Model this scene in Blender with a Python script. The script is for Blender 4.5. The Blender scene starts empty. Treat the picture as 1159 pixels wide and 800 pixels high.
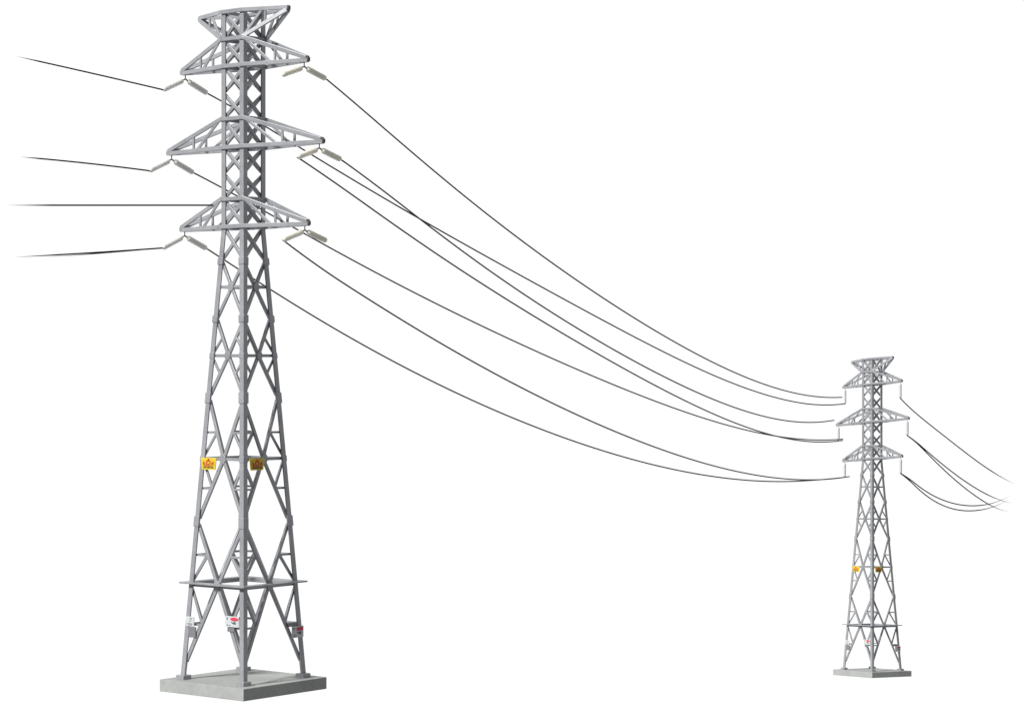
import bpy, bmesh, math, random
import numpy as np
from mathutils import Vector, Matrix

random.seed(7)
scene = bpy.context.scene
col = scene.collection
R = math.radians

# ------------------------------------------------------------------ camera, light, exposure
S = 0.025                    # metres per design unit (one unit = one photo pixel at the near pylon)
D = 2740.0                   # camera to near pylon axis, in units
EYE = 366.5                  # eye height above the foot of the near slab, in units
cam_data = bpy.data.cameras.new('camera')
cam_data.sensor_width = 36.0
cam_data.lens = D / 1159.0 * 36.0
cam_data.shift_y = 14.0 / 1159.0
cam_data.clip_start = 0.5
cam_data.clip_end = 2000.0
cam = bpy.data.objects.new('camera', cam_data)
col.objects.link(cam)
cam.location = (0, -D * S, EYE * S)
cam.rotation_euler = (R(90), 0, 0)
scene.camera = cam

# studio surroundings: a lit white backdrop ahead, a dim room behind the photographer
world = bpy.data.worlds.new('World')
scene.world = world
world.use_nodes = True
nt = world.node_tree
nt.nodes.clear()
w_out = nt.nodes.new('ShaderNodeOutputWorld')
w_bg = nt.nodes.new('ShaderNodeBackground')
w_tc = nt.nodes.new('ShaderNodeTexCoord')
w_sep = nt.nodes.new('ShaderNodeSeparateXYZ')
w_map = nt.nodes.new('ShaderNodeMapRange')
w_ramp = nt.nodes.new('ShaderNodeValToRGB')
nt.links.new(w_tc.outputs['Generated'], w_sep.inputs[0])
nt.links.new(w_sep.outputs['Y'], w_map.inputs['Value'])
w_map.inputs['From Min'].default_value = -1.0
w_map.inputs['From Max'].default_value = 1.0
nt.links.new(w_map.outputs[0], w_ramp.inputs[0])
e = w_ramp.color_ramp.elements
e[0].position = 0.40; e[0].color = (0.19, 0.193, 0.199, 1)
e[1].position = 0.76; e[1].color = (1, 1, 1, 1)
nt.links.new(w_ramp.outputs[0], w_bg.inputs['Color'])
w_bg.inputs['Strength'].default_value = 1.03
nt.links.new(w_bg.outputs[0], w_out.inputs[0])

sun_data = bpy.data.lights.new('key_light', 'SUN')
sun_data.energy = 4.8
sun_data.angle = R(9)
sun_data.color = (1.0, 0.985, 0.97)
sun = bpy.data.objects.new('key_light', sun_data)
col.objects.link(sun)
sun_dir = Vector((-0.62, -0.60, 0.60))          # towards the lamp
sun.rotation_euler = sun_dir.to_track_quat('Z', 'Y').to_euler()
sun.location = (-40, -40, 50)

scene.view_settings.view_transform = 'Standard'
scene.view_settings.look = 'None'
scene.view_settings.exposure = 0.0
scene.view_settings.gamma = 1.0
scene.render.film_transparent = False

# ------------------------------------------------------------------ materials
def material(name, base, rough=0.5, metal=0.0, var=0.12, scale=3.0, speck=0.0, bump=0.0, spec=0.5):
    m = bpy.data.materials.new(name)
    m.use_nodes = True
    n = m.node_tree
    p = n.nodes['Principled BSDF']
    p.inputs['Roughness'].default_value = rough
    p.inputs['Metallic'].default_value = metal
    p.inputs['Specular IOR Level'].default_value = spec
    tc = n.nodes.new('ShaderNodeTexCoord')
    no = n.nodes.new('ShaderNodeTexNoise')
    no.inputs['Scale'].default_value = scale
    no.inputs['Detail'].default_value = 6
    no.inputs['Roughness'].default_value = 0.6
    n.links.new(tc.outputs['Object'], no.inputs['Vector'])
    mr = n.nodes.new('ShaderNodeMapRange')
    mr.inputs['From Min'].default_value = 0.3
    mr.inputs['From Max'].default_value = 0.7
    mr.inputs['To Min'].default_value = 1 - var
    mr.inputs['To Max'].default_value = 1 + var
    n.links.new(no.outputs['Fac'], mr.inputs['Value'])
    val = mr.outputs[0]
    if speck:
        n2 = n.nodes.new('ShaderNodeTexNoise')
        n2.inputs['Scale'].default_value = scale * 9
        n2.inputs['Detail'].default_value = 4
        n.links.new(tc.outputs['Object'], n2.inputs['Vector'])
        m2 = n.nodes.new('ShaderNodeMapRange')
        m2.inputs['From Min'].default_value = 0.3
        m2.inputs['From Max'].default_value = 0.7
        m2.inputs['To Min'].default_value = 1 - speck
        m2.inputs['To Max'].default_value = 1 + speck
        n.links.new(n2.outputs['Fac'], m2.inputs['Value'])
        mu = n.nodes.new('ShaderNodeMath'); mu.operation = 'MULTIPLY'
        n.links.new(val, mu.inputs[0]); n.links.new(m2.outputs[0], mu.inputs[1])
        val = mu.outputs[0]
    sc = n.nodes.new('ShaderNodeVectorMath'); sc.operation = 'SCALE'
    sc.inputs[0].default_value = base
    n.links.new(val, sc.inputs['Scale'])
    n.links.new(sc.outputs[0], p.inputs['Base Color'])
    if bump:
        b = n.nodes.new('ShaderNodeBump')
        b.inputs['Strength'].default_value = bump
        b.inputs['Distance'].default_value = 0.02
        n.links.new(no.outputs['Fac'], b.inputs['Height'])
        n.links.new(b.outputs[0], p.inputs['Normal'])
    return m

M = {
    'steel': material('silver_paint', (0.315, 0.325, 0.342), 0.40, 0.25, 0.14, 1.4, 0.07, 0.10),
    'concrete': material('cast_concrete', (0.345, 0.358, 0.347), 0.85, 0.0, 0.08, 0.9, 0.07, 0.2, 0.25),
    'dark': material('dark_iron', (0.085, 0.085, 0.09), 0.5, 0.4, 0.1),
    'cream': material('cream_porcelain', (0.75, 0.75, 0.725), 0.4, 0.0, 0.05, 4.0),
    'ivory': material('ivory_porcelain', (0.75, 0.735, 0.655), 0.4, 0.0, 0.07, 4.0),
    'pale': material('pale_grey_porcelain', (0.62, 0.62, 0.62), 0.45, 0.0, 0.05, 4.0),
    'wire': material('black_cable', (0.010, 0.010, 0.011), 0.7, 0.0, 0.1, 1.0, spec=0.2),
    'yellow': material('yellow_enamel', (0.66, 0.50, 0.03), 0.5, 0.0, 0.06, 5.0, spec=0.3),
    'orange': material('orange_enamel', (0.66, 0.43, 0.03), 0.5, 0.0, 0.06, 5.0, spec=0.3),
    'red': material('red_print', (0.50, 0.045, 0.03), 0.5, 0.0, 0.1, 5.0, spec=0.3),
    'crimson': material('crimson_print', (0.62, 0.05, 0.09), 0.5, 0.0, 0.1, 5.0, spec=0.3),
    'brown': material('dark_print', (0.09, 0.08, 0.03), 0.5, 0.0, 0.1, 5.0, spec=0.3),
    'teal': material('teal_print', (0.06, 0.12, 0.14), 0.5, 0.0, 0.1, 5.0, spec=0.3),
    'white': material('white_enamel', (0.54, 0.56, 0.57), 0.45, 0.0, 0.04, 5.0, spec=0.3),
    'greyprint': material('grey_print', (0.22, 0.23, 0.25), 0.5, 0.0, 0.1, 5.0, spec=0.3),
    'steelplate': material('weathered_plate', (0.20, 0.205, 0.215), 0.5, 0.2, 0.12, 3.0),
}

for key in ('cream', 'ivory', 'pale'):           # glazed ware lets light bleed through
    p_ = M[key].node_tree.nodes['Principled BSDF']
    p_.inputs['Subsurface Weight'].default_value = 1.0
    p_.inputs['Subsurface Radius'].default_value = (1.0, 1.0, 0.95)
    p_.inputs['Subsurface Scale'].default_value = 0.09

# ------------------------------------------------------------------ mesh helpers (all in design units)
def link(name, bm, mat, parent=None, bevel=0.0, smooth=False):
    bmesh.ops.recalc_face_normals(bm, faces=bm.faces)
    me = bpy.data.meshes.new(name)
    for v in bm.verts:
        v.co *= S
    bm.to_mesh(me)
    bm.free()
    if smooth:
        for p in me.polygons:
            p.use_smooth = True
    me.materials.append(mat)
    o = bpy.data.objects.new(name, me)
    col.objects.link(o)
    if parent is not None:
        o.parent = parent
    if bevel:
        b = o.modifiers.new('bevel', 'BEVEL')
        b.width = bevel * S
        b.segments = 2
        b.limit_method = 'ANGLE'
    return o

def V(*a):
    return Vector(a)

def sweep_box(bm, pts, w, t, n):
    """box section w x t along a polyline; t is measured along n."""
    n = Vector(n).normalized()
    rings = []
    for i, p in enumerate(pts):
        a = pts[max(i - 1, 0)]; b = pts[min(i + 1, len(pts) - 1)]
        d = (b - a).normalized()
        s = d.cross(n).normalized()
        m = s.cross(d).normalized()
        rings.append([bm.verts.new(p + s * (w / 2 * i1) + m * (t / 2 * i2)) for i1, i2 in ((1, 1), (-1, 1), (-1, -1), (1, -1))])
    for r0, r1 in zip(rings, rings[1:]):
        for k in range(4):
            bm.faces.new((r0[k], r0[(k + 1) % 4], r1[(k + 1) % 4], r1[k]))
    bm.faces.new(rings[0]); bm.faces.new(rings[-1][::-1])

def bar(name, p0, p1, w, t, n, mat, parent, bevel=0.35):
    bm = bmesh.new()
    sweep_box(bm, [p0, p1], w, t, n)
    return link(name, bm, mat, parent, bevel)

def add_box(bm, c, size, rot=None):
    M4 = Matrix.Translation(c) @ (rot.to_4x4() if rot else Matrix.Identity(4)) @ Matrix.Diagonal((*size, 1))
    bmesh.ops.create_cube(bm, size=1.0, matrix=M4)

def lathe(bm, p0, p1, profile, seg=16):
    d = (p1 - p0); L = d.length; d = d.normalized()
    up = V(0, 0, 1) if abs(d.z) < 0.9 else V(1, 0, 0)
    s = d.cross(up).normalized(); m = s.cross(d)
    rings = []
    for (t, r) in profile:
        c = p0 + d * (L * t)
        rings.append([bm.verts.new(c + s * (r * math.cos(2 * math.pi * k / seg)) + m * (r * math.sin(2 * math.pi * k / seg))) for k in range(seg)])
    for r0, r1 in zip(rings, rings[1:]):
        for k in range(seg):
            bm.faces.new((r0[k], r0[(k + 1) % seg], r1[(k + 1) % seg], r1[k]))
    bm.faces.new(rings[0]); bm.faces.new(rings[-1][::-1])

# ------------------------------------------------------------------ the pylon
ZB = EYE                      # local z of the eye level: local z = ZB + (414 - photo y)
def lz(y):                    # photo row on the near pylon's axis -> local height
    return ZB + 414.0 - y
Z_SPLAY = lz(262)
def half(z):                  # half side of the square plan, outer faces
    H = 25.0 if z >= Z_SPLAY else 25.0 + (Z_SPLAY - z) * 45.0 / 493.0
    return H * 0.70711

CORN = [(-1, -1), (1, -1), (1, 1), (-1, 1)]     # left, front, right, back as seen
INW = [V(0, 1, 0), V(-1, 0, 0), V(0, -1, 0), V(1, 0, 0)]
def fpt(k, s, z, d=2.6, inset=2.6):
    a = half(z)
    c0 = V(CORN[k][0] * a, CORN[k][1] * a, z)
    c1 = V(CORN[(k + 1) % 4][0] * a, CORN[(k + 1) % 4][1] * a, z)
    L = (c1 - c0).length
    return c0 + (c1 - c0) * ((inset + (L - 2 * inset) * s) / L) + INW[k] * d

def leg_mesh(cx, cy, zs, w, t, off=0.0):
    bm = bmesh.new()
    rings = []
    for z in zs:
        a = half(z) + off
        pr = [(0, 0), (w, 0), (w, t), (t, t), (t, w), (0, w)]
        rings.append([bm.verts.new((cx * (a - px), cy * (a - py), z)) for px, py in pr])
    for r0, r1 in zip(rings, rings[1:]):
        for k in range(6):
            bm.faces.new((r0[k], r0[(k + 1) % 6], r1[(k + 1) % 6], r1[k]))
    bm.faces.new(rings[0]); bm.faces.new(rings[-1][::-1])
    return bm

ARMS = [  # lower chord row, upper ring row, reach of the tip
    (76.0, 45.5, 100.3), (167.5, 135.5, 123.2), (257.0, 226.0, 101.3)]

def build_arm(root, name, zl, zu, A, tilt):
    """a crossarm: tips at height zl, the sloping chords meeting the body at zu (crown: zu below zl)."""
    T = lambda x: tilt * x
    st = M['steel']
    up = 1 if zu > zl else -1
    al, au = half(zl), half(zu)
    bm = bmesh.new()
    for sy in (-1, 1):
        y0 = sy * (al + 0.9)
        sweep_box(bm, [V(-A, sy * 1.0, zl + T(-A)), V(-al, y0, zl + T(-al)), V(al, y0, zl + T(al)), V(A, sy * 1.0, zl + T(A))], 4.6, 2.6, (0, 1, 0))
    arm = link(name, bm, st, root, 0.35)
    for sx in (-1, 1):
        tip = bmesh.new()
        add_box(tip, V(sx * (A + 0.6), 0, zl + T(sx * A) + 0.9 * up), (2.4, 4.0, 4.6))
        link('tip_plate', tip, M['dark'] if sx > 0 else st, arm, 0.5)
        for sy in (-1, 1):
            lo = lambda t: V(sx * (al + (A - al) * t), sy * ((al + 0.9) * (1 - t) + 1.0 * t), zl + T(sx * (al + (A - al) * t)))
            hi = lambda t: V(sx * (au + (A - au) * t), sy * ((au + 0.6) * (1 - t) + 1.3 * t), zu * (1 - t) + (zl + 2.2 * up) * t + T(sx * (au + (A - au) * t)))
            nn = (0, 1, 0)
            bar('upper_chord' if up > 0 else 'lower_chord', hi(-0.02), hi(0.985), 4.7, 2.7, nn, st, arm)
            bar('strut', lo(0.5), hi(0.5), 2.9, 1.9, nn, st, arm)
            bar('strut', hi(0.02), lo(0.44), 3.6, 1.7, nn, st, arm)
    return arm

def sticker(parent, c, ex, n, w, h, kind):
    """printed marks on a sign plate; c centre of the plate's outer face, ex to the right, n outward."""
    ez = V(0, 0, 1)
    rot = Matrix((ex, n, ez)).transposed()
    def mark(name, items, mat, off):
        bm = bmesh.new()
        for (u, v, sw, sh, *r) in items:
            q = rot @ Matrix.Rotation(r[0] if r else 0, 3, 'Y')
            add_box(bm, c + ex * (u * w) + ez * (v * h) + n * off, (sw * w, 0.22, sh * h), q)
        return link(name, bm, mat, parent)
    if kind == 'yellow':
        mark('sign_panel', [(0, 0.0, 0.72, 0.66)], M['orange'], 0.16)
        mark('emblem', [(0.0, 0.33, 0.08, 0.22), (0.0, 0.26, 0.22, 0.07), (-0.10, 0.12, 0.055, 0.22, 0.5), (0.10, 0.12, 0.055, 0.22, -0.5),
                        (-0.30, 0.04, 0.05, 0.26), (-0.26, 0.06, 0.14, 0.06), (-0.24, -0.06, 0.13, 0.06),
                        (0.30, 0.04, 0.05, 0.26), (0.25, 0.08, 0.14, 0.06), (0.25, -0.05, 0.14, 0.06),
                        (0.0, -0.04, 0.22, 0.07), (-0.03, -0.14, 0.5, 0.06)], M['red'], 0.42)
        mark('lettering', [(-0.27 + 0.09 * i, -0.29, 0.055, 0.13 if i % 3 else 0.17, 0.15 * (i % 2)) for i in range(7)], M['brown'], 0.42)
    elif kind == 'notice':
        bm = bmesh.new()
        cc = c + ex * (0.18 * w) + ez * (0.25 * h) + n * 0.2
        vs0 = [bm.verts.new(cc + ex * (0.30 * w * math.cos(t)) + ez * (0.17 * h * math.sin(t))) for t in [2 * math.pi * i / 20 for i in range(20)]]
        vs1 = [bm.verts.new(v.co + n * 0.2) for v in vs0]
        bm.faces.new(vs0); bm.faces.new(vs1)
        for i in range(20):
            bm.faces.new((vs0[i], vs0[(i + 1) % 20], vs1[(i + 1) % 20], vs1[i]))
        link('red_oval', bm, M['crimson'], parent)
        mark('lettering', [(-0.02, -0.06, 0.13, 0.07, 0.6), (0.07, -0.10, 0.12, 0.08, -0.7), (0.17, -0.06, 0.06, 0.20, 0.3), (0.25, -0.10, 0.14, 0.07, -0.5),
                           (0.20, -0.20, 0.2, 0.05), (-0.33, -0.32, 0.08, 0.08), (-0.18, -0.33, 0.1, 0.06), (-0.35, 0.28, 0.06, 0.2)], M['teal'], 0.2)
    else:
        mark('lettering', [(0.12, 0.30, 0.30, 0.10), (0.05, 0.05, 0.22, 0.08), (0.0, -0.22, 0.62, 0.11), (0.05, -0.36, 0.5, 0.06)], M['greyprint'], 0.2)

def make_pylon(label, cat, tilt=0.0):
    root = bpy.data.objects.new('lattice_pylon', None)
    col.objects.link(root)
    root['label'] = label; root['category'] = cat; root['group'] = 'lattice pylons'
    st = M['steel']
    # concrete slab
    bm = bmesh.new()
    a = 94 * 0.70711
    add_box(bm, V(0, 0, 6.75), (2 * a, 2 * a, 13.5))
    link('base_slab', bm, M['concrete'], root, 0.5)
    # feet and legs
    zf = lz(767)
    for cx, cy in CORN:
        z0 = zf + 3
        a = half(z0) - 2.6
        bm = bmesh.new()
        add_box(bm, V(cx * a, cy * a, zf + 2.3), (12.4, 12.4, 5.0))
        ft = link('foot', bm, st, root, 0.6)
        sh = bmesh.new()
        for zz in (0,):
            sweep_box(sh, [V(cx * (a + 0.2), cy * (a + 0.2), zf + 4), V(cx * (half(zf + 20) - 2.6), cy * (half(zf + 20) - 2.6), zf + 20)], 4.6, 4.6, (0, 1, 0))
        link('shoe', sh, st, ft, 0.4)
        leg = link('leg', leg_mesh(cx, cy, [zf + 4.5, lz(455.5), Z_SPLAY, lz(12.0)], 6.5, 1.7), st, root, 0.4)
        for yn in (402.5, 518.5):
            link('joint_sleeve', leg_mesh(cx, cy, [lz(yn + 3.2), lz(yn - 3.2)], 7.4, 2.3, 0.5), st, leg, 0.4)
        for yn in (296, 361, 450, 589):
            hgt = 8 if yn < 400 else 12
            link('collar', leg_mesh(cx, cy, [lz(yn + hgt / 2), lz(yn - hgt / 2)], 8.3, 2.6, 0.9), st, leg, 0.4)
    for k in range(4):
        n = INW[k]
        # narrow column of single crosses, then the four tall splayed panels
        rows = [13, 45.5, 76, 106, 135.5, 167.5, 197, 226, 257, 296]
        for y0, y1 in zip(rows, rows[1:]):
            w = 4.1
            bar('diagonal_brace', fpt(k, 0, lz(y0 + 2), 3.1), fpt(k, 1, lz(y1 - 2), 3.1), w, 2.3, n, st, root)
            bar('diagonal_brace', fpt(k, 1, lz(y0 + 2), 3.7), fpt(k, 0, lz(y1 - 2), 3.7), w, 2.3, n, st, root)
        for y in (45.5, 135.5, 226):
            bar('girt', fpt(k, -0.06, lz(y), -0.6), fpt(k, 1.06, lz(y), -0.6), 4.4, 2.2, n, st, root)
        for y in (76, 167.5, 257):
            if k in (1, 3):
                bar('girt', fpt(k, -0.06, lz(y), -0.4), fpt(k, 1.06, lz(y), -0.4), 4.2, 2.2, n, st, root)
        bar('girt', fpt(k, 0, lz(14.5), 1.0), fpt(k, 1, lz(14.5), 1.0), 3.8, 2.0, n, st, root)
        for (y0, yc, y1, w) in ((297, 325, 360, 3.8), (362, 402.5, 447, 3.9), (453, 518.5, 586, 4.1), (593, 660, 747, 4.1)):
            c_hi = lambda d: fpt(k, 0.5, lz(yc), d)
            # diagonals as two straight halves of one bent bar meeting in the middle plate
            for (sa, sb, d) in ((0.02, 0.98, 3.0), (0.98, 0.02, 3.6)):
                bm = bmesh.new()
                sweep_box(bm, [fpt(k, sa, lz(y0), d), fpt(k, 0.5, lz(yc), d), fpt(k, sb, lz(y1), d)], w, 2.4, n)
                link('diagonal_brace', bm, st, root, 0.35)
            bar('girt', fpt(k, 0, lz(yc), 2.7), fpt(k, 1, lz(yc), 2.7), 3.4 if yc < 600 else 5.0, 2.0, n, st, root)
            bm = bmesh.new()
            gs = 4.7 if yc < 420 else 5.2
            cc = fpt(k, 0.5, lz(yc), 1.5)
            ex = (fpt(k, 1, lz(yc)) - fpt(k, 0, lz(yc))).normalized()
            vs0 = [bm.verts.new(cc + ex * (gs * math.cos(t)) + V(0, 0, gs * 1.15 * math.sin(t)) - n * 0.7) for t in [math.pi / 8 + math.pi / 4 * i for i in range(8)]]
            vs1 = [bm.verts.new(v.co + n * 1.3) for v in vs0]
            bm.faces.new(vs0); bm.faces.new(vs1)
            for i in range(8):
                bm.faces.new((vs0[i], vs0[(i + 1) % 8], vs1[(i + 1) % 8], vs1[i]))
            link('gusset_plate', bm, st, root, 0.25)
            if yc < 330:
                continue
            def dg(side, y, d=3.3):          # point on the diagonal nearest to the leg 'side' at row y
                if y < yc:
                    s = 0.5 * (y - y0) / (yc - y0)
                else:
                    s = 0.5 * (y1 - y) / (y1 - yc)
                return fpt(k, s if side == 0 else 1 - s, lz(y), d)
            for side in (0, 1):
                if yc < 420:
                    bar('strut', fpt(k, side, lz(yc - 3), 3.2), dg(side, yc - 20), 2.8, 1.8, n, st, root)
                    bar('strut', fpt(k, side, lz(yc + 3), 3.2), dg(side, yc + 21), 2.8, 1.8, n, st, root)
                elif yc < 600:
                    for ym, yl in ((489, 515), (552, 522)):
                        bar('strut', fpt(k, side, lz(ym), 3.3), dg(side, ym), 2.3, 1.7, n, st, root)
                        bar('strut', fpt(k, side, lz(yl), 3.9), dg(side, ym, 3.9), 3.0, 1.8, n, st, root)
                else:
                    for ym, yl in ((627, 656), (705, 665)):
                        bar('strut', fpt(k, side, lz(ym), 3.3), dg(side, ym), 2.4, 1.7, n, st, root)
                        bar('strut', fpt(k, side, lz(yl), 3.9), dg(side, ym, 3.9), 3.2, 1.8, n, st, root)
    # thin ledge running round the tower
    bm = bmesh.new()
    zr, ao, ai, th = lz(658.2), 72.5 * 0.70711, half(lz(658.2)) - 0.5, 1.8
    vo = {}
    for tag_, r in (('o', ao), ('i', ai)):
        for zz in (0, 1):
            for i, (cx, cy) in enumerate(CORN):
                vo[tag_, zz, i] = bm.verts.new((cx * r, cy * r, zr + (zz - 0.5) * th))
    for i in range(4):
        j = (i + 1) % 4
        for zz in (0, 1):
            bm.faces.new((vo['o', zz, i], vo['o', zz, j], vo['i', zz, j], vo['i', zz, i]))
        for q in 'oi':
            bm.faces.new((vo[q, 0, i], vo[q, 0, j], vo[q, 1, j], vo[q, 1, i]))
    link('ledge', bm, st, root, 0.3)
    # crossarms and the upturned crown
    for (yl, yu, A) in ARMS:
        build_arm(root, 'crossarm', lz(yl), lz(yu), A, tilt)
    build_arm(root, 'crown', lz(14.8), lz(44.5), 70.3, tilt)
    # signs
    for k, s, y, w, h, kind, bot in ((0, 0.20, 524.0, 25.0, 13.4, 'yellow', 0), (1, 0.27, 524.0, 23.5, 13.0, 'yellow', 0),
                                (0, 0.07, 701.5, 13.0, 11.0, 'plain', 0), (0, 0.84, 697.5, 21.0, 12.0, 'notice', 0), (1, 0.93, 714.5, 18.5, 13.0, 'notice', 0)):
        z = lz(y)
        n = -INW[k]
        c = fpt(k, s, z, -1.6)
        ex = (fpt(k, 1, z) - fpt(k, 0, z)).normalized()
        rot = Matrix((ex, n, V(0, 0, 1))).transposed()
        bm = bmesh.new()
        add_box(bm, c - n * 0.5, (w, 1.0, h), rot)
        if kind == 'yellow':
            for v in bm.verts:
                if v.co.z < z:
                    q = (v.co - c).dot(ex)
                    v.co -= ex * (q * 0.16)
        pl = link('warning_sign' if kind == 'yellow' else 'notice_sign', bm, M['yellow'] if kind == 'yellow' else M['white'], root, 0.3)
        sticker(pl, c, ex, n, w, h, kind)
    for k, s, y, w, h in ((0, 0.10, 713.5, 12.0, 12.0), (0, 0.80, 706.5, 11.0, 5.0), (1, 0.90, 706.0, 22.0, 4.6)):
        z = lz(y)
        bm = bmesh.new()
        ex = (fpt(k, 1, z) - fpt(k, 0, z)).normalized()
        rot = Matrix((ex, -INW[k], V(0, 0, 1))).transposed()
        add_box(bm, fpt(k, s, z, 1.0), (w, 1.6, h), rot)
        link('bracket_plate', bm, M['steelplate'], root, 0.3)
    return root

near = make_pylon('tall grey lattice pylon in front on a square concrete slab, with angled twin insulators', 'pylon')
far = make_pylon('small distant grey lattice pylon on a concrete slab, with straight hanging insulators', 'pylon', tilt=0.040)

TURN = math.atan(303.9 / D)                  # one corner of the near slab points straight at the camera
M_near = Matrix.Translation(V(275.6 - 579.5, 0, 0) * S) @ Matrix.Rotation(R(-45) + TURN, 4, 'Z')
K = 0.466
LEAN = math.atan((592.4 - 414) / D)          # the far slab sits on falling ground
D2 = D / K
TURN2 = math.atan((987.2 - 579.5) / D)
mid = V((987.2 - 579.5) / K, D2 - D, EYE - (592.4 - 414) / K) * S
M_far = Matrix.Translation(mid) @ Matrix.Rotation(-TURN2, 4, 'Z') @ Matrix.Rotation(-LEAN, 4, 'X') @ Matrix.Rotation(R(-45), 4, 'Z') @ Matrix.Translation(V(0, 0, -EYE) * S)
near.matrix_world = M_near
far.matrix_world = M_far

# ------------------------------------------------------------------ insulators
def ins_profile(r, n=9):
    pr = [(0.0, r * 0.35), (0.03, r * 0.55), (0.05, r * 0.86)]
    for i in range(n):
        t = 0.07 + 0.86 * i / n
        s = 0.86 / n
        pr += [(t, r * 0.95), (t + s * 0.35, r), (t + s * 0.65, r), (t + s * 0.95, r * 0.95)]
    pr += [(0.95, r * 0.88), (0.98, r * 0.6), (1.0, r * 0.35)]
    return pr

def insulator_pair(sx, zl, A, label, mat):
    root = bpy.data.objects.new('insulator_pair', None)
    col.objects.link(root)
    root['label'] = label; root['category'] = 'insulator'; root['group'] = 'paired insulators on the near pylon'
    top = V(sx * (A - 5.8), 0, zl - 2.2)
    root.matrix_world = M_near @ Matrix.Translation(top * S)
    bm = bmesh.new()
    lathe(bm, V(0, 0, 0.5), V(0, 0, -4.6), [(0, .65), (1, .65)], 8)
    sweep_box(bm, [V(0, -4.2, -6.6), V(0, 0, -4.4), V(0, 4.2, -6.6)], 1.3, 1.3, (1, 0, 0))
    link('hanger', bm, M['dark'], root)
    DROP = {(-1, -1): 20.0, (-1, 1): 18.0, (1, -1): 17.0, (1, 1): 15.0}
    ends = []
    for s in (-1, 1):
        p0, p1 = V(0, s * 3.6, -6.4), V(0, s * 35, -DROP[sx, s])
        bm = bmesh.new()
        lathe(bm, p0, p1, ins_profile(3.3), 18)
        link('insulator', bm, mat, root, smooth=True)
        ends.append((M_near @ ((top + p1) * S)))
    return ends

def single_insulator(sx, zl, A, tilt, label):
    root = bpy.data.objects.new('hanging_insulator', None)
    col.objects.link(root)
    root['label'] = label; root['category'] = 'insulator'; root['group'] = 'straight insulators on the far pylon'
    top = V(sx * (A - 6), 0, zl + tilt * sx * (A - 6) - 2.0)
    root.matrix_world = M_far @ Matrix.Translation(top * S) @ Matrix.Rotation(R(45), 4, 'Z') @ Matrix.Rotation(LEAN, 4, 'X') @ Matrix.Rotation(R(-45), 4, 'Z')
    bm = bmesh.new()
    lathe(bm, V(0, 0, 0.6), V(0, 0, -3.0), [(0, .7), (1, .7)], 8)
    link('hanger', bm, M['steelplate'], root)
    bm = bmesh.new()
    lathe(bm, V(0, 0, -2.4), V(0, 0, -38.0), ins_profile(3.6, 10), 14)
    link('insulator', bm, M['pale'], root, smooth=True)
    return root.matrix_world @ (V(0, 0, -38.0) * S)

END = {}
LEVEL = ['top', 'middle', 'bottom']
for i, (yl, yu, A) in enumerate(ARMS):
    for sx, side in ((-1, 'left'), (1, 'right')):
        mat = M['ivory'] if (sx > 0) else M['cream']
        END['near', i, side] = insulator_pair(sx, lz(yl), A, f'{"ivory" if sx > 0 else "white"} twin insulators below the {side} tip of the big pylon\'s {LEVEL[i]} crossarm', mat)
        END['far', i, side] = single_insulator(sx, lz(yl), A, 0.040, f'pale straight insulator under the {side} tip of the small pylon\'s {LEVEL[i]} crossarm')

# ------------------------------------------------------------------ wires: each hangs in one upright plane between its two ends
def screen(p):
    y = p.y / S + D
    return 579.5 + p.x / S / y * D, 414 - (p.z / S - EYE) / y * D

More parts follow.
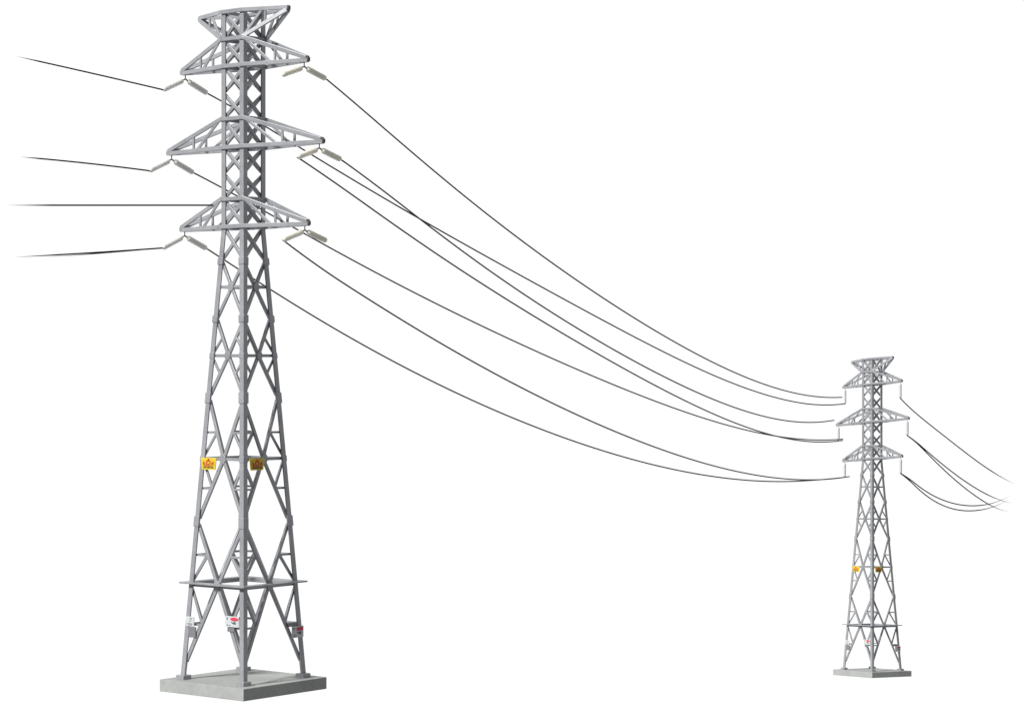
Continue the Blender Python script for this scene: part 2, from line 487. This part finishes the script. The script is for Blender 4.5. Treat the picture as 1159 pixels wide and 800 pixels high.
def wire(name, label, cat, pix, p0, direction, r0, r1, group, deg=5, fade0=0.0, fade1=0.0, rend=0.05, a0=None, a1=None, snap=4.0, reach=0.06):
    """pix: rows of the hanging curve; p0 a point of its plane, direction the plane's heading in plan."""
    px = np.array(pix, float)
    deg = min(deg, len(px) - 1)
    xs0, xs1 = px[0, 0], px[-1, 0]
    sc_ = lambda x: (x - xs0) / (xs1 - xs0)
    co = np.polyfit(sc_(px[:, 0]), px[:, 1], deg)
    n = 90
    pts, rad = [], []
    # the ends land on the insulators they hang from
    o0 = o1 = (0.0, 0.0)
    if a0 is not None:
        q = screen(a0); o0 = (q[0] - xs0, q[1] - float(np.polyval(co, 0)))
    if a1 is not None:
        q = screen(a1); o1 = (q[0] - xs1, q[1] - float(np.polyval(co, 1)))
    if math.hypot(*o0) > 8: o0 = (0.0, 0.0)
    if math.hypot(*o1) > snap: o1 = (0.0, 0.0)
    dx, dy = direction
    x0, y0 = p0.x / S, p0.y / S + D
    for i in range(n + 1):
        t = i / n
        x = xs0 + (xs1 - xs0) * t
        y = float(np.polyval(co, t))
        k0, k1 = max(0, 1 - t / 0.12) ** 2, max(0, 1 - (1 - t) / reach) ** (1 if reach >= 1 else 2)
        x += o0[0] * k0 + o1[0] * k1
        y += o0[1] * k0 + o1[1] * k1
        m = (x - 579.5) / D
        u = (m * y0 - x0) / (dx - m * dy)
        Y = y0 + u * dy
        pts.append(V((x0 + u * dx), Y - D, EYE - (y - 414) / D * Y) )
        r = r0 + (r1 - r0) * t
        if fade0 and t < fade0: r *= max(rend, t / fade0)
        if fade1 and t > 1 - fade1: r *= max(rend, (1 - t) / fade1)
        rad.append(r)
    bm = bmesh.new()
    rings = []
    seg = 7
    for i, p in enumerate(pts):
        d = (pts[min(i + 1, n)] - pts[max(i - 1, 0)]).normalized()
        s = d.cross(V(0, 0, 1)).normalized(); mm = s.cross(d)
        rings.append([bm.verts.new(p + (s * math.cos(2 * math.pi * k / seg) + mm * math.sin(2 * math.pi * k / seg)) * rad[i]) for k in range(seg)])
    for a, b in zip(rings, rings[1:]):
        for k in range(seg):
            bm.faces.new((a[k], a[(k + 1) % seg], b[(k + 1) % seg], b[k]))
    bm.faces.new(rings[0]); bm.faces.new(rings[-1][::-1])
    o = link(name, bm, M['wire'], None, smooth=True)
    # origin at the first point
    off = pts[0] * S
    for v in o.data.vertices:
        v.co -= off
    o.location = off
    o['label'] = label; o['category'] = cat; o['group'] = group
    return o

SPAN = [
 ('uppermost black wire of the long span, from the big pylon\'s right top insulators', ('near', 0, 'right', 1), ('far', 0, 'left'), [(368.7,89),(422.7,135.1),(476.7,181.2),(500,201.4),(550,241.3),(610.2,286.8),(717.5,360),(771.7,391.5),(837,423.7),(888.7,441.7),(918,448.5),(936,450),(953,449.1)]),
 ('black wire behind the big pylon from the white insulators of its top crossarm', ('near', 0, 'left', 1), ('far', 0, 'left'), [(238,105),(300,144),(336,165),(350.7,175),(402.5,203.7),(461,238.6),(500,263.2),(594.5,315),(676,360),(720,382.3),(760,401.4),(823.5,430.5),(888.7,453),(922.4,459),(936,459.5),(945,458.8),(953.5,456.8)]),
 ('black wire from the big pylon\'s right middle outer insulator, crossing another wire', ('near', 1, 'right', 1), ('far', 1, 'left'), [(389,181.7),(434,216),(470,244),(500,266.8),(556,308),(603.5,340),(657.4,373.7),(720,409.5),(774,437.9),(846,465.3),(891,476),(918,478.4),(944,475.3)]),
 ('black wire from the big pylon\'s right middle inner insulator, running lowest there', ('near', 1, 'right', 0), ('far', 1, 'left'), [(340.6,179),(402.5,224),(454.9,260),(500,291),(558.5,330),(606.8,360),(644,380.5),(720,425),(760,445.7),(794,462.5),(854.6,486),(883.8,494.6),(915,499.5),(931,500.7),(944.3,499.8),(953.7,497.7)]),
 ('black wire behind the big pylon from the white insulators of its middle crossarm', ('near', 1, 'left', 1), ('far', 1, 'left'), [(220.8,195.5),(250,212.3),(294,236),(334.4,258.4),(346,265.9),(420.5,305.2),(483.4,339),(550,371),(626,406.4),(720,445.7),(760,460.6),(794,471.7),(854.6,488.8),(886,494.8),(913,497.7),(935.3,498),(953.7,496.4)]),
 ('black wire from the ivory insulator right of the big pylon\'s bottom crossarm', ('near', 2, 'right', 0), ('far', 2, 'left'), [(316.5,273.7),(380,315.3),(447.4,357),(500,389.5),(550,417),(612.5,450.7),(693.4,486.2),(720,497.7),(760,512.5),(787,522),(854.6,536.5),(895,542.2),(919.6,543.3),(944,541.5),(961.4,539)]),
 ('lowest black wire of the long span, from behind the big pylon\'s bottom crossarm', ('near', 2, 'left', 1), ('far', 2, 'left'), [(238,282.8),(268,303),(308,328.8),(380,372.7),(466.6,420),(500,436.7),(612.5,485.7),(717,520),(776,533.6),(821,541),(870,544.6),(913,543.7),(944.3,540.6),(953.3,538.8)]),
]
RW = 0.92
for label, a, b, pix in SPAN:
    p0 = END[a[0], a[1], a[2]][a[3]]
    p1 = END[b]
    d = p1 - p0
    wire('power_wire', label, 'wire', pix, p0, (d.x, d.y), RW, RW * 1.6, 'wires of the long span between the two pylons', a0=p0, a1=p1)

NEARW = [
 ('black wire leaving the top crossarm at far left and rising to its thin end', ('near', 0, 'left', 0), [(18,64.5),(37,67.5),(101,83.9),(142,94),(184,104)], 0.16),
 ('black wire leaving the middle crossarm at far left, just above the level wire', ('near', 1, 'left', 0), [(22,178.0),(50.6,179.6),(101,185.8),(140,190.3),(167,193.5)], 0.16),
 ('upper strand of the doubled black wire leaving the bottom crossarm at far left', ('near', 2, 'left', 0), [(14,291.0),(40,290.4),(81,288.2),(118,286.2),(184,282.5)], 0.30),
 ('lower strand of the doubled black wire leaving the bottom crossarm at far left', ('near', 2, 'left', 0), [(48,291.4),(77,290.4),(110,287.8),(135,285.9),(184,282.6)], 0.45),
]
for label, a, pix, fd in NEARW:
    wire('power_wire', label, 'wire', pix, END[a[0], a[1], a[2]][a[3]], (-0.7071, -0.7071), (0.5 if label.startswith('lower') else 0.86), (0.5 if label.startswith('lower') else 0.92), 'wires running off to the left', deg=2, fade0=fd, a1=END[a[0], a[1], a[2]][a[3]], snap=9.0, reach=1.0)
p = M_near @ (V(-half(lz(232)) - 4, -half(lz(232)), lz(232)) * S)
wire('power_wire', 'dead level black wire reaching the big pylon just above its bottom crossarm', 'wire', [(6,232.4),(80,232.4),(160,232.4),(241,232.4)], p, (-0.7071, -0.7071), 0.90, 0.95, 'wires running off to the left', deg=1, fade0=0.22)

FARW = [
 ('single black wire running down right from the small pylon\'s top crossarm', ('far', 0, 'right'), [(1018.8,450.5),(1057.5,484.5),(1100,517.5),(1122.5,533.2),(1137.5,542),(1151,548.6)], 0.22),
 ('upper of two black wires running right from the small pylon\'s middle crossarm', ('far', 1, 'right'), [(1028,492),(1045,507),(1057.5,517.5),(1080,535.8),(1102.5,551.0),(1120.5,561.0),(1132.5,565.8),(1148,569.3)], 0.26),
 ('lower of two black wires running right from the small pylon\'s middle crossarm', ('far', 1, 'right'), [(1028,492.4),(1045,508.5),(1057.5,521),(1080,542.2),(1100,557.8),(1117.5,570.0),(1129.5,575.2),(1144,578.2)], 0.26),
 ('upper of two sagging black wires right of the small pylon\'s bottom crossarm', ('far', 2, 'right'), [(1020.5,532.5),(1030,541.9),(1050,557),(1075,568.3),(1096,572),(1115,571),(1135,565),(1146,559)], 0.30),
 ('lower of two sagging black wires right of the small pylon\'s bottom crossarm', ('far', 2, 'right'), [(1020.5,532.9),(1030,543.8),(1050,561.8),(1072.5,573.8),(1097.5,577.8),(1115,576),(1135,568.6),(1143,564)], 0.30),
]
for label, a, pix, fd in FARW:
    wire('power_wire', label, 'wire', pix, END[a], (0.7071, 0.7071), RW * 1.6, RW * 1.6, 'wires running off to the right', deg=5, fade1=fd, a0=END[a])
